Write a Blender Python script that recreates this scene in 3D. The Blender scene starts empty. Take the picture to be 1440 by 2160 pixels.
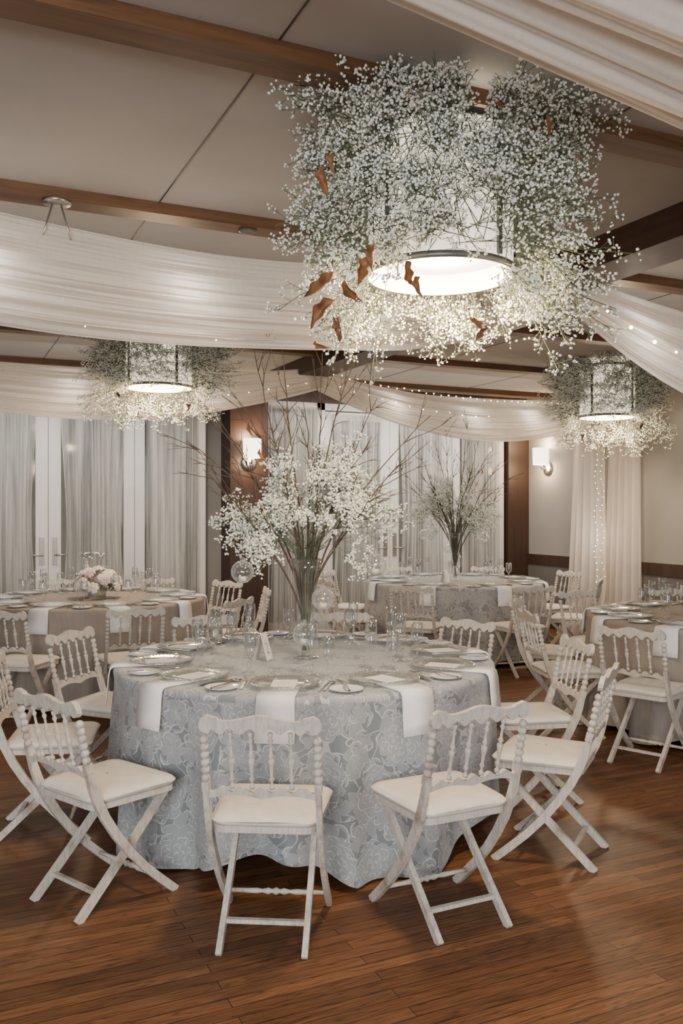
import bpy, math, random
import numpy as np
from mathutils import Vector
R=math.radians; PI=math.pi; sin=math.sin; cos=math.cos
rng=random.Random(7)
C=bpy.context.scene.collection
CY,SY=cos(R(25)),sin(R(25))
def W(X,Y): return (X*CY+Y*SY, -X*SY+Y*CY)          # plan seen along the lens -> room axes
def U(u,v): return (u*CY-v*SY, u*SY+v*CY)
def pxx(u,v):
    X,Y=U(u,v); return 720+1850*X/max(Y,.05)
KIDS={}
# ------------------------------------------------------------------ helpers
def tag(o,label=None,cat=None,group=None,kind=None):
    if label: o['label']=label
    if cat: o['category']=cat
    if group: o['group']=group
    if kind: o['kind']=kind
    return o
def link(o,parent=None):
    C.objects.link(o)
    if parent is not None:
        o.parent=parent; KIDS.setdefault(parent.name,[]).append(o)
    return o
def thing(name,label=None,cat=None,loc=(0,0,0),rz=0,group=None,kind=None):
    o=bpy.data.objects.new(name,None); o.empty_display_size=.1; link(o)
    o.location=loc; o.rotation_euler=(0,0,rz)
    return tag(o,label,cat,group,kind)
def dup(root,loc,rz=0,label=None,group=None):
    def rec(o,p):
        c=o.copy(); link(c,p)
        for k in list(KIDS.get(o.name,[])): rec(k,c)
        return c
    r=rec(root,None); r.location=loc; r.rotation_euler=(0,0,rz)
    return tag(r,label,None,group)
class MB:
    def __init__(s): s.v=[];s.f=[];s.sm=[]
    def add(s,vs,fs,smooth=False):
        b=len(s.v); s.v+= [tuple(p) for p in vs]
        s.f+=[[i+b for i in f] for f in fs]; s.sm+=[smooth]*len(fs); return s
    def box(s,x0,x1,y0,y1,z0,z1):
        vs=[(x,y,z) for z in(z0,z1) for y in(y0,y1) for x in(x0,x1)]
        return s.add(vs,[[0,2,3,1],[4,5,7,6],[0,1,5,4],[2,6,7,3],[0,4,6,2],[1,3,7,5]])
    def sweep(s,pts,w,h,ref,smooth=False):
        pts=[Vector(p) for p in pts]; n=len(pts); vs=[]
        for i,p in enumerate(pts):
            a=(pts[min(i+1,n-1)]-pts[max(i-1,0)]).normalized()
            side=(Vector(ref)-a*a.dot(Vector(ref))).normalized(); up=a.cross(side)
            ww=w[i] if isinstance(w,(list,tuple)) else w; hh=h[i] if isinstance(h,(list,tuple)) else h
            for q,r in((-1,-1),(1,-1),(1,1),(-1,1)): vs.append(p+side*ww*.5*q+up*hh*.5*r)
        fs=[[0,3,2,1],[4*n-4,4*n-3,4*n-2,4*n-1]]
        for i in range(n-1):
            for k in range(4):
                fs.append([4*i+k,4*i+(k+1)%4,4*i+4+(k+1)%4,4*i+4+k])
        return s.add(vs,fs,smooth)
    def tube(s,pts,rad,n=8):
        pts=[Vector(p) for p in pts]; m=len(pts); vs=[]
        a0=(pts[-1]-pts[0]).normalized()
        ref=Vector((1,0,0)) if abs(a0.x)<.7 else Vector((0,1,0))
        for i,p in enumerate(pts):
            a=(pts[min(i+1,m-1)]-pts[max(i-1,0)]); a=a.normalized() if a.length>1e-9 else a0
            e=(ref-a*a.dot(ref)).normalized(); f=a.cross(e)
            r=rad[i] if isinstance(rad,(list,tuple)) else rad
            for k in range(n):
                t=2*PI*k/n; vs.append(p+e*cos(t)*r+f*sin(t)*r)
        fs=[list(range(n))[::-1],[(m-1)*n+k for k in range(n)]]
        for i in range(m-1):
            for k in range(n):
                fs.append([i*n+k,i*n+(k+1)%n,(i+1)*n+(k+1)%n,(i+1)*n+k])
        return s.add(vs,fs,True)
    def lathe(s,prof,n=24,c=(0,0,0),cap=False):
        vs=[];m=len(prof)
        for r,z in prof:
            for k in range(n):
                t=2*PI*k/n; vs.append((c[0]+r*cos(t),c[1]+r*sin(t),c[2]+z))
        fs=[[i*n+k,i*n+(k+1)%n,(i+1)*n+(k+1)%n,(i+1)*n+k] for i in range(m-1) for k in range(n)]
        if cap: fs+= [list(range(n))[::-1],[(m-1)*n+k for k in range(n)]]
        return s.add(vs,fs,True)
    def ball(s,c,r,n=12,m=8):
        if not isinstance(r,(tuple,list)): r=(r,r,r)
        prof=[(sin(PI*i/m),-cos(PI*i/m)) for i in range(m+1)]
        vs=[(c[0]+r[0]*max(a,1e-4)*cos(2*PI*k/n),c[1]+r[1]*max(a,1e-4)*sin(2*PI*k/n),c[2]+r[2]*b) for a,b in prof for k in range(n)]
        fs=[[i*n+k,i*n+(k+1)%n,(i+1)*n+(k+1)%n,(i+1)*n+k] for i in range(m) for k in range(n)]
        return s.add(vs,fs,True)
    def grid(s,fn,nu,nv,smooth=True):
        vs=[fn(i/nu,j/nv) for i in range(nu+1) for j in range(nv+1)]; w=nv+1
        return s.add(vs,[[i*w+j,(i+1)*w+j,(i+1)*w+j+1,i*w+j+1] for i in range(nu) for j in range(nv)],smooth)
    def strip_plate(s,xs,lo,hi,fn,th):
        """plate between curves lo(x), hi(x); fn(x,h,side) -> xyz"""
        n=len(xs); vs=[]
        for x in xs:
            for sd in(-1,1):
                vs.append(fn(x,lo(x),sd*th/2)); vs.append(fn(x,hi(x),sd*th/2))
        fs=[[0,1,3,2],[4*n-4,4*n-2,4*n-1,4*n-3]]
        for i in range(n-1):
            a=4*i;b=a+4
            fs+=[[a,b,b+1,a+1],[a+2,a+3,b+3,b+2],[a,a+2,b+2,b],[a+1,b+1,b+3,a+3]]
        return s.add(vs,fs,False)
    def build(s,name,m,parent=None,loc=(0,0,0),rz=0):
        me=bpy.data.meshes.new(name); me.from_pydata(s.v,[],s.f)
        me.polygons.foreach_set('use_smooth',s.sm); me.materials.append(m); me.update()
        o=bpy.data.objects.new(name,me); link(o,parent); o.location=loc; o.rotation_euler=(0,0,rz)
        return o
def bulk(name,V,F,m,parent=None,smooth=True):
    me=bpy.data.meshes.new(name); n,k=F.shape
    me.vertices.add(len(V)); me.vertices.foreach_set('co',np.asarray(V,np.float32).ravel())
    me.loops.add(n*k); me.loops.foreach_set('vertex_index',F.astype(np.int32).ravel())
    me.polygons.add(n); me.polygons.foreach_set('loop_start',np.arange(0,n*k,k,dtype=np.int32))
    me.polygons.foreach_set('loop_total',np.full(n,k,np.int32))
    me.polygons.foreach_set('use_smooth',np.full(n,smooth,bool))
    me.update(calc_edges=True); me.validate(); me.materials.append(m)
    o=bpy.data.objects.new(name,me); link(o,parent); return o
_ph=(1+5**.5)/2
ICO=np.array([(-1,_ph,0),(1,_ph,0),(-1,-_ph,0),(1,-_ph,0),(0,-1,_ph),(0,1,_ph),(0,-1,-_ph),(0,1,-_ph),(_ph,0,-1),(_ph,0,1),(-_ph,0,-1),(-_ph,0,1)])/math.hypot(1,_ph)
ICF=np.array([(0,11,5),(0,5,1),(0,1,7),(0,7,10),(0,10,11),(1,5,9),(5,11,4),(11,10,2),(10,7,6),(7,1,8),(3,9,4),(3,4,2),(3,2,6),(3,6,8),(3,8,9),(4,9,5),(2,4,11),(6,2,10),(8,6,7),(9,8,1)])
def blossoms(B,m,parent,seed=1,rmin=.0034,rmax=.0060):
    rs=np.random.RandomState(seed); P=np.array(B); n=len(P)
    r=rs.uniform(rmin,rmax,n)
    V=P[:,None,:]+ICO[None]*r[:,None,None]*rs.uniform(.72,1.15,(n,12,1))
    F=ICF[None]+12*np.arange(n)[:,None,None]
    o=bulk('blossoms',V.reshape(-1,3),F.reshape(-1,3),m,parent,False); o['kind']='stuff'; return o
def segments(S,m,parent,name='flower_stems'):
    A=np.array([s[0] for s in S]);Bq=np.array([s[1] for s in S]);r=np.array([s[2] for s in S])
    d=Bq-A; d/=np.maximum(np.linalg.norm(d,axis=1,keepdims=True),1e-9)
    ref=np.where(np.abs(d[:,2:3])<.8,np.array([[0,0,1.]]),np.array([[1.,0,0]]))
    e=np.cross(d,ref); e/=np.linalg.norm(e,axis=1,keepdims=True); f=np.cross(d,e)
    V=[]
    for base in(A,Bq):
        for k in range(3):
            t=2*PI*k/3; V.append(base+(e*cos(t)+f*sin(t))*r[:,None])
    V=np.stack(V,1); n=len(S)
    F=np.array([(0,1,4,3),(1,2,5,4),(2,0,3,5)])[None]+6*np.arange(n)[:,None,None]
    o=bulk(name,V.reshape(-1,3),F.reshape(-1,4),m,parent,True); o['kind']='stuff'; return o
def rv(g,a=1.):
    while True:
        v=Vector((g.uniform(-1,1),g.uniform(-1,1),g.uniform(-1,1)))
        if .05<v.length<1: return v*a
def sprig(o,tip,nb,g,B,S,t0=.4,sp=1.,drop=.03,zmax=None,thick=.0011,sub=(3,6)):
    o=Vector(o);tip=Vector(tip);L=(tip-o).length;d=(tip-o).normalized()
    bend=rv(g,.06*L)
    f=lambda t:o+(tip-o)*t+Vector((0,0,drop*4*t*(1-t)))+bend*4*t*(1-t)
    ps=[f(i/4) for i in range(5)]
    for i in range(4): S.append((tuple(ps[i]),tuple(ps[i+1]),thick))
    for k in range(nb):
        t=t0+(1-t0)*(k+g.random())/nb; p=f(t)
        q=(d*.8+rv(g)).normalized(); l=g.uniform(.03,.075)*sp; e=p+q*l
        S.append((tuple(p),tuple(e),thick*.65))
        for j in range(g.randint(*sub)):
            q2=(q*.7+rv(g)).normalized(); b=p+(e-p)*g.uniform(.55,1); e2=b+q2*g.uniform(.012,.034)*sp
            if zmax is not None and e2.z>zmax: continue
            S.append((tuple(b),tuple(e2),thick*.45)); B.append(tuple(e2))
# ------------------------------------------------------------------ materials
def newmat(name):
    m=bpy.data.materials.new(name); m.use_nodes=True; nt=m.node_tree; nt.nodes.clear()
    return m,nt,nt.nodes.new('ShaderNodeOutputMaterial')
def nd(nt,typ,props=None,ins=None):
    n=nt.nodes.new(typ)
    for k,v in (props or {}).items(): setattr(n,k,v)
    for k,v in (ins or {}).items():
        if isinstance(v,bpy.types.NodeSocket): nt.links.new(v,n.inputs[k])
        else: n.inputs[k].default_value=v
    return n
def c4(c): return (c[0],c[1],c[2],1)
def mixc(nt,fac,a,b,blend='MIX'):
    n=nt.nodes.new('ShaderNodeMix'); n.data_type='RGBA'; n.blend_type=blend
    for i,v in((0,fac),(6,a),(7,b)):
        if isinstance(v,bpy.types.NodeSocket): nt.links.new(v,n.inputs[i])
        else: n.inputs[i].default_value=v if i==0 else c4(v)
    return n.outputs[2]
def ma(nt,op,a,b=0.,c=0.):
    n=nt.nodes.new('ShaderNodeMath'); n.operation=op
    for i,v in enumerate((a,b,c)):
        if isinstance(v,bpy.types.NodeSocket): nt.links.new(v,n.inputs[i])
        else: n.inputs[i].default_value=v
    return n.outputs[0]
def ramp(nt,fac,stops):
    n=nd(nt,'ShaderNodeValToRGB',None,{0:fac}); e=n.color_ramp.elements
    e[0].position,e[0].color=stops[0][0],c4(stops[0][1]); e[1].position,e[1].color=stops[-1][0],c4(stops[-1][1])
    for p,c in stops[1:-1]: q=e.new(p); q.color=c4(c)
    return n.outputs[0]
def coords(nt,scale=(1,1,1),out='Object'):
    t=nd(nt,'ShaderNodeTexCoord')
    return nd(nt,'ShaderNodeMapping',None,{0:t.outputs[out],3:scale}).outputs[0]
def plain(name,c1,c2=None,scale=(6,6,6),rough=.5,metal=0.,bump=0.,nscale=1.,lo=.35,hi=.65,emit=None,es=0.,spec=.5):
    m,nt,out=newmat(name); c2=c2 or tuple(x*.85 for x in c1)
    nz=nd(nt,'ShaderNodeTexNoise',None,{'Vector':coords(nt,scale),'Scale':nscale,'Detail':5.,'Roughness':.6})
    col=ramp(nt,nz.outputs[0],[(lo,c1),(hi,c2)])
    b=nd(nt,'ShaderNodeBsdfPrincipled',None,{'Base Color':col,'Roughness':rough,'Metallic':metal,'Specular IOR Level':spec})
    if emit: b.inputs['Emission Color'].default_value=c4(emit); b.inputs['Emission Strength'].default_value=es
    if bump:
        bp=nd(nt,'ShaderNodeBump',None,{'Strength':bump,'Distance':.004,'Height':nz.outputs[0]}); nt.links.new(bp.outputs[0],b.inputs['Normal'])
    nt.links.new(b.outputs[0],out.inputs[0]); return m
def washed(name,base,shade,wear,wearlo,wearhi,scale=(10,10,16)):
    """limewashed wood: pale paint, fine streaks and patches rubbed back to brown"""
    m,nt,out=newmat(name)
    t=nd(nt,'ShaderNodeTexCoord'); oi=nd(nt,'ShaderNodeObjectInfo')
    off=nd(nt,'ShaderNodeVectorMath',{'operation':'SCALE'},{0:oi.outputs['Location'],'Scale':1.7}).outputs[0]
    v=nd(nt,'ShaderNodeVectorMath',{'operation':'ADD'},{0:t.outputs['Object'],1:off}).outputs[0]
    a=nd(nt,'ShaderNodeTexNoise',None,{'Vector':nd(nt,'ShaderNodeMapping',None,{0:v,3:scale}).outputs[0],'Scale':1.,'Detail':5.,'Roughness':.65})
    f=nd(nt,'ShaderNodeTexNoise',None,{'Vector':nd(nt,'ShaderNodeMapping',None,{0:v,3:(90,90,14)}).outputs[0],'Scale':1.,'Detail':3.})
    c=ramp(nt,f.outputs[0],[(.35,shade),(.6,base)])
    w=ramp(nt,a.outputs[0],[(wearlo,(0,0,0)),(wearhi,(1,1,1))])
    col=mixc(nt,ma(nt,'MULTIPLY',nd(nt,'ShaderNodeSeparateColor',None,{0:w}).outputs[0],.75),c,wear)
    b=nd(nt,'ShaderNodeBsdfPrincipled',None,{'Base Color':col,'Roughness':.5,'Specular IOR Level':.35})
    bp=nd(nt,'ShaderNodeBump',None,{'Strength':.12,'Distance':.003,'Height':f.outputs[0]}); nt.links.new(bp.outputs[0],b.inputs['Normal'])
    nt.links.new(b.outputs[0],out.inputs[0]); return m
def sheer(name,col,transp=.15,trans=.45,band=0.):
    """thin cloth; band>0 lets gathered (denser) and open (clearer) lengths alternate along the width"""
    m,nt,out=newmat(name)
    nz=nd(nt,'ShaderNodeTexNoise',None,{'Vector':coords(nt,(60,60,8)),'Scale':1.,'Detail':3.})
    c=ramp(nt,nz.outputs[0],[(.3,col),(.7,tuple(x*.93 for x in col))])
    d=nd(nt,'ShaderNodeBsdfDiffuse',None,{0:c}); t=nd(nt,'ShaderNodeBsdfTranslucent',None,{0:c})
    a=nd(nt,'ShaderNodeMixShader',None,{0:trans,1:d.outputs[0],2:t.outputs[0]})
    lw=nd(nt,'ShaderNodeLayerWeight',None,{0:.5})
    f=ma(nt,'MULTIPLY',ma(nt,'SUBTRACT',1.,lw.outputs[1]),transp)
    if band:
        b1=nd(nt,'ShaderNodeTexNoise',None,{'Vector':coords(nt,(9,0.01,.35)),'Scale':1.,'Detail':3.,'Roughness':.7})
        br=ramp(nt,b1.outputs[0],[(.38,(0,0,0)),(.62,(1,1,1))])
        f=ma(nt,'ADD',f,ma(nt,'MULTIPLY',ma(nt,'SUBTRACT',nd(nt,'ShaderNodeSeparateColor',None,{0:br}).outputs[0],.5),band))
        f=ma(nt,'MAXIMUM',ma(nt,'MINIMUM',f,.9),.02)
    tr=nd(nt,'ShaderNodeBsdfTransparent')
    b=nd(nt,'ShaderNodeMixShader',None,{0:f,1:a.outputs[0],2:tr.outputs[0]})
    nt.links.new(b.outputs[0],out.inputs[0]); return m
def thin_glass(name,tint=(.94,.95,.95),base=.07,edge=.95,rough=.04,dif=.12,pw=1.8):
    m,nt,out=newmat(name)
    lw=nd(nt,'ShaderNodeLayerWeight',None,{0:.5})
    nz=nd(nt,'ShaderNodeTexNoise',None,{'Vector':coords(nt,(40,40,40)),'Scale':1.})
    f=ma(nt,'ADD',ma(nt,'MULTIPLY',ma(nt,'POWER',lw.outputs[1],pw),edge),ma(nt,'ADD',base,ma(nt,'MULTIPLY',nz.outputs[0],.03)))
    g=nd(nt,'ShaderNodeBsdfGlossy',None,{0:(.95,.95,.95,1),1:rough}); tr=nd(nt,'ShaderNodeBsdfTransparent',None,{0:c4(tint)})
    sh=g.outputs[0]
    if dif:
        d=nd(nt,'ShaderNodeBsdfDiffuse',None,{0:(.75,.78,.76,1)}); sh=nd(nt,'ShaderNodeMixShader',None,{0:dif,1:sh,2:d.outputs[0]}).outputs[0]
    b=nd(nt,'ShaderNodeMixShader',None,{0:f,1:tr.outputs[0],2:sh}); nt.links.new(b.outputs[0],out.inputs[0]); return m
def emis(name,col,st,dif=(.8,.8,.8)):
    m,nt,out=newmat(name)
    nz=nd(nt,'ShaderNodeTexNoise',None,{'Vector':coords(nt,(9,9,9)),'Scale':1.})
    c=ramp(nt,nz.outputs[0],[(.3,col),(.7,tuple(x*.93 for x in col))])
    b=nd(nt,'ShaderNodeBsdfPrincipled',None,{'Base Color':c4(dif),'Roughness':.6,'Emission Color':c,'Emission Strength':st})
    nt.links.new(b.outputs[0],out.inputs[0]); return m
def wood(name,dark,light,scale,rough=.45):
    m,nt,out=newmat(name); v=coords(nt,scale)
    a=nd(nt,'ShaderNodeTexNoise',None,{'Vector':v,'Scale':1.,'Detail':8.,'Roughness':.65,'Distortion':.6})
    col=ramp(nt,a.outputs[0],[(.3,dark),(.5,tuple((x+y)/2 for x,y in zip(dark,light))),(.72,light)])
    b=nd(nt,'ShaderNodeBsdfPrincipled',None,{'Base Color':col,'Roughness':rough})
    bp=nd(nt,'ShaderNodeBump',None,{'Strength':.15,'Distance':.003,'Height':a.outputs[0]}); nt.links.new(bp.outputs[0],b.inputs['Normal'])
    nt.links.new(b.outputs[0],out.inputs[0]); return m
def floor_mat():
    m,nt,out=newmat('oak_strip_floor'); v=coords(nt)
    br=nd(nt,'ShaderNodeTexBrick',{'offset':.37,'offset_frequency':2,'squash':1.},{'Vector':v,'Color1':(.205,.096,.042,1),'Color2':(.108,.048,.021,1),'Mortar':(.016,.007,.004,1),'Scale':1.,'Mortar Size':.0015,'Mortar Smooth':.2,'Bias':-.1,'Brick Width':1.3,'Row Height':.055})
    sep=nd(nt,'ShaderNodeSeparateXYZ',None,{0:v})
    row=ma(nt,'FLOOR',ma(nt,'DIVIDE',sep.outputs[1],.055))
    off=ma(nt,'MULTIPLY',row,3.71)
    vv=nd(nt,'ShaderNodeCombineXYZ',None,{0:ma(nt,'ADD',ma(nt,'MULTIPLY',sep.outputs[0],1.7),off),1:ma(nt,'MULTIPLY',sep.outputs[1],36.),2:off})
    g=nd(nt,'ShaderNodeTexNoise',None,{'Vector':vv.outputs[0],'Scale':1.,'Detail':2.5,'Roughness':.5,'Distortion':.4})
    cl=ma(nt,'ABSOLUTE',ma(nt,'SUBTRACT',ma(nt,'FRACT',ma(nt,'MULTIPLY',g.outputs[0],10.)),.5))
    fine=nd(nt,'ShaderNodeTexNoise',None,{'Vector':nd(nt,'ShaderNodeVectorMath',{'operation':'MULTIPLY'},{0:vv.outputs[0],1:(4.,6.,1.)}).outputs[0],'Scale':1.,'Detail':4.})
    gc=ramp(nt,cl,[(.0,(.38,.35,.33)),(.14,(.86,.85,.84)),(.5,(1.15,1.13,1.11))])
    col=mixc(nt,.95,br.outputs[0],gc,'MULTIPLY')
    fc=ramp(nt,fine.outputs[0],[(.3,(.66,.64,.62)),(.6,(1.1,1.1,1.1))])
    col=mixc(nt,.85,col,fc,'MULTIPLY')
    big=nd(nt,'ShaderNodeTexNoise',None,{'Vector':v,'Scale':.8,'Detail':2.})
    ro=ma(nt,'ADD',.37,ma(nt,'MULTIPLY',big.outputs[0],.14))
    b=nd(nt,'ShaderNodeBsdfPrincipled',None,{'Base Color':col,'Roughness':ro,'Specular IOR Level':.20})
    bp=nd(nt,'ShaderNodeBump',None,{'Strength':.10,'Distance':.002,'Height':cl}); nt.links.new(bp.outputs[0],b.inputs['Normal'])
    nt.links.new(b.outputs[0],out.inputs[0]); return m
def toile(name,ground,fill,line,sc=4.0):
    m,nt,out=newmat(name); uv=nd(nt,'ShaderNodeTexCoord').outputs['UV']
    nz=nd(nt,'ShaderNodeTexNoise',None,{'Vector':uv,'Scale':18.,'Detail':2.})
    wv=nd(nt,'ShaderNodeVectorMath',{'operation':'SCALE'},{0:nd(nt,'ShaderNodeVectorMath',{'operation':'SUBTRACT'},{0:nz.outputs[1],1:(.5,.5,.5)}).outputs[0],'Scale':.024}).outputs[0]
    p=nd(nt,'ShaderNodeVectorMath',{'operation':'ADD'},{0:uv,1:wv}).outputs[0]
    def flower(scale,rad,period,npet,shift,th,lo=.72,hi=.42):
        q=nd(nt,'ShaderNodeVectorMath',{'operation':'ADD'},{0:p,1:(shift,shift*.7,0)}).outputs[0]
        vo=nd(nt,'ShaderNodeTexVoronoi',{'voronoi_dimensions':'2D'},{'Vector':q,'Scale':scale,'Randomness':.8})
        d=nd(nt,'ShaderNodeVectorMath',{'operation':'SUBTRACT'},{0:q,1:vo.outputs['Position']}).outputs[0]
        s=nd(nt,'ShaderNodeSeparateXYZ',None,{0:d})
        r=ma(nt,'SQRT',ma(nt,'ADD',ma(nt,'MULTIPLY',s.outputs[0],s.outputs[0]),ma(nt,'MULTIPLY',s.outputs[1],s.outputs[1])))
        rnd=nd(nt,'ShaderNodeSeparateXYZ',None,{0:vo.outputs['Color']}).outputs[0]
        an=ma(nt,'ADD',ma(nt,'ARCTAN2',s.outputs[1],s.outputs[0]),ma(nt,'MULTIPLY',rnd,6.28))
        ring=ma(nt,'FLOOR',ma(nt,'DIVIDE',r,period))
        pet=ma(nt,'ABSOLUTE',ma(nt,'SINE',ma(nt,'ADD',ma(nt,'MULTIPLY',an,npet*.5),ma(nt,'MULTIPLY',ring,1.1))))
        rr=ma(nt,'DIVIDE',r,ma(nt,'ADD',lo,ma(nt,'MULTIPLY',pet,hi)))
        sw=ma(nt,'ABSOLUTE',ma(nt,'SINE',ma(nt,'MULTIPLY',rr,PI/period)))
        inside=ma(nt,'LESS_THAN',rr,rad)
        ln=ma(nt,'MULTIPLY',ma(nt,'LESS_THAN',sw,th),ma(nt,'LESS_THAN',rr,rad*1.03))
        hx=ma(nt,'MULTIPLY',ma(nt,'LESS_THAN',ma(nt,'ABSOLUTE',ma(nt,'SINE',ma(nt,'MULTIPLY',an,npet*5.))),.30),ma(nt,'LESS_THAN',ma(nt,'FRACT',ma(nt,'DIVIDE',rr,period)),.45))
        hatch=ma(nt,'MULTIPLY',inside,ma(nt,'MAXIMUM',ma(nt,'LESS_THAN',pet,.09),ma(nt,'MULTIPLY',hx,.45)))
        return inside,ma(nt,'MAXIMUM',ln,hatch)
    i1,l1=flower(sc,.088,.022,5,0.,.20); i2,l2=flower(sc*1.8,.060,.060,3,3.3,.12,.30,.95); i3,l3=flower(sc*2.4,.043,.043,3,7.7,.14,.30,.95)
    # trailing stems between the flowers
    n2=nd(nt,'ShaderNodeTexNoise',None,{'Vector':p,'Scale':6.5,'Detail':.5})
    cont=ma(nt,'LESS_THAN',ma(nt,'ABSOLUTE',ma(nt,'SUBTRACT',ma(nt,'FRACT',ma(nt,'MULTIPLY',n2.outputs[0],7.)),.5)),.05)
    o1=ma(nt,'SUBTRACT',1.,i1); i2=ma(nt,'MAXIMUM',i2,i3); l2=ma(nt,'MAXIMUM',l2,l3); o2=ma(nt,'MULTIPLY',o1,ma(nt,'SUBTRACT',1.,i2))
    lines=ma(nt,'MAXIMUM',l1,ma(nt,'MAXIMUM',ma(nt,'MULTIPLY',l2,o1),ma(nt,'MULTIPLY',ma(nt,'MULTIPLY',cont,.8),o2)))
    c=mixc(nt,ma(nt,'MULTIPLY',i1,.85),ground,fill); c=mixc(nt,ma(nt,'MULTIPLY',ma(nt,'MULTIPLY',i2,o1),.75),c,fill)
    c=mixc(nt,ma(nt,'MULTIPLY',lines,.66),c,line)
    b=nd(nt,'ShaderNodeBsdfPrincipled',None,{'Base Color':c,'Roughness':.58,'Sheen Weight':.15,'Specular IOR Level':.45})
    nt.links.new(b.outputs[0],out.inputs[0]); return m
M={}
M['floor']=floor_mat()
M['ceil']=plain('ceiling_panel',(.47,.45,.42),(.44,.418,.39),(3,3,3),.9,bump=.05)
M['seam']=plain('ceiling_seam',(.05,.038,.03))
M['wall']=plain('grey_taupe_paint',(.315,.298,.275),(.29,.275,.252),(2,2,2),.85)
M['wains']=plain('shadow_taupe_dado',(.15,.135,.12),(.13,.115,.105),(2,2,2),.8)  # taupe darkened to carry the grey shadow below the chair rail
M['beam']=wood('oak_beam',(.07,.031,.013),(.178,.086,.038),(2,30,30))
M['beamv']=wood('dark_beam',(.024,.011,.006),(.055,.026,.014),(30,2,30))
M['pillar']=wood('walnut_panel',(.028,.014,.009),(.066,.032,.019),(25,25,1.5))
M['frame']=plain('door_paint',(.74,.72,.685),(.70,.68,.645),(3,3,3),.45)
M['pane']=plain('dim_glazing',(.075,.085,.075),(.24,.245,.22),(1.2,1.2,.7),.08,lo=.3,hi=.7)
M['sheer']=sheer('sheer_curtain',(.87,.85,.81),.56,.35,.55)
M['drape']=sheer('ivory_voile',(.92,.86,.79),.12,.52)
M['chair']=washed('whitewashed_wood',(.63,.58,.515),(.51,.46,.40),(.32,.235,.16),.58,.78)
M['chairleg']=washed('worn_whitewashed_wood',(.63,.58,.515),(.50,.45,.39),(.24,.16,.10),.52,.72,(9,9,9))
M['cushion']=plain('ivory_velvet',(.80,.745,.665),(.71,.655,.57),(14,14,14),.8,bump=.08)
M['toile']=toile('peony_toile',(.215,.235,.249),(.355,.371,.382),(.71,.71,.705))
M['toile2']=toile('grey_toile',(.23,.224,.218),(.36,.354,.347),(.62,.605,.58))
M['taupe']=plain('taupe_linen',(.33,.285,.243),(.28,.242,.206),(40,40,6),.85)
M['white']=plain('white_linen',(.87,.865,.86),(.82,.815,.81),(20,20,20),.85)
M['china']=plain('white_porcelain',(.82,.81,.80),(.79,.78,.77),(5,5,5),.15)
M['card']=plain('card_stock',(.84,.82,.80),(.80,.78,.76),(5,5,5),.8)
M['steel']=plain('polished_steel',(.62,.60,.57),(.55,.53,.50),(5,5,5),.16,1.)
M['nickel']=plain('brushed_nickel',(.50,.48,.45),(.42,.40,.37),(5,5,60),.3,1.)
M['glass']=thin_glass('clear_glass',base=.06,dif=.09)
M['orb']=thin_glass('orb_glass',(.95,.96,.96),.08,1.,.05,.28,1.7)
M['charger']=thin_glass('pressed_glass',(.72,.74,.73),.26,.6,.10,.22)
M['blossom']=plain('white_blossom',(.91,.91,.86),(.78,.80,.70),(30,30,30),.8)
M['stem']=plain('green_stem',(.10,.125,.07),(.145,.16,.095),(20,20,20),.7)
M['branch']=plain('bare_twig',(.06,.04,.028),(.105,.074,.05),(20,20,20),.8)
M['dry']=plain('dried_leaf',(.30,.13,.05),(.15,.065,.028),(26,26,26),.65,lo=.38,hi=.62)
M['bronze']=plain('dark_pewter',(.15,.155,.15),(.10,.10,.10),(8,8,8),.45,.5)
M['shade']=emis('lit_drum_shade',(1.,.87,.68),1.45,(.7,.68,.64))
M['diff']=emis('lit_diffuser',(1.,.92,.78),2.2)
M['sconce']=emis('lit_sconce_shade',(1.,.84,.62),5.)
M['bulb']=emis('fairy_bulb',(1.,.76,.42),18.)
M['wax']=plain('white_wax',(.82,.80,.74))
M['rose']=plain('ivory_petal',(.86,.81,.73),(.80,.72,.62),(25,25,25),.7)
M['pink']=plain('blush_petal',(.72,.54,.52),(.64,.44,.46),(25,25,25),.7)
M['leaf']=plain('green_leaf',(.07,.11,.04),(.11,.15,.06),(12,12,12),.6)
M['dark']=plain('table_underside',(.08,.06,.045))

# ------------------------------------------------------------------ setting
def struct(name,mb,m,parent=None):
    o=mb.build(name,m,parent)
    if parent is None: o['kind']='structure'
    return o
HC=2.95; VB=9.45; UR=7.06
struct('floor',MB().box(-5,7.3,-3,9.75,-.1,0),M['floor'])
struct('ceiling',MB().box(-5,7.3,-3,9.75,HC,HC+.1),M['ceil'])
struct('wall_back',MB().box(-5,7.3,VB+.12,VB+.25,0,HC),M['wall'])
struct('wall_right',MB().box(UR,UR+.15,-3,VB+.12,0,HC),M['wall'])
n=1
def trim(mb,m):
    global n
    struct('trim_%d'%n,mb,m); n+=1
trim(MB().box(-5,UR,VB-.06,VB+.12,2.74,HC),M['pillar'])                 # door header
trim(MB().box(2.96,3.40,VB-.22,VB+.12,0,2.74),M['pillar'])              # pillar between the doors
trim(MB().box(6.74,UR,VB-.10,VB+.12,0,2.74),M['pillar'])                # corner pillar
trim(MB().box(UR-.03,UR,-3,VB-.1,.79,.92),M['pillar'])                  # chair rail
trim(MB().box(UR-.012,UR,-3,VB-.1,.13,.79),M['wains'])                  # dado below the rail, its grey shadow put into the darker colour
struct('baseboard_right',MB().box(UR-.02,UR,-3,VB-.1,0,.13),M['pillar'])
trim(MB().box(3.2,3.5,-3,VB-.06,2.79,HC),M['beamv'])                    # girder
for k in range(5):
    v=2.6+1.58*k
    trim(MB().box(-5,3.2,v-.065,v+.065,2.895,HC),M['beam'])
    trim(MB().box(3.5,UR,v-.065,v+.065,2.895,HC),M['beam'])
sm=MB()
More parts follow.
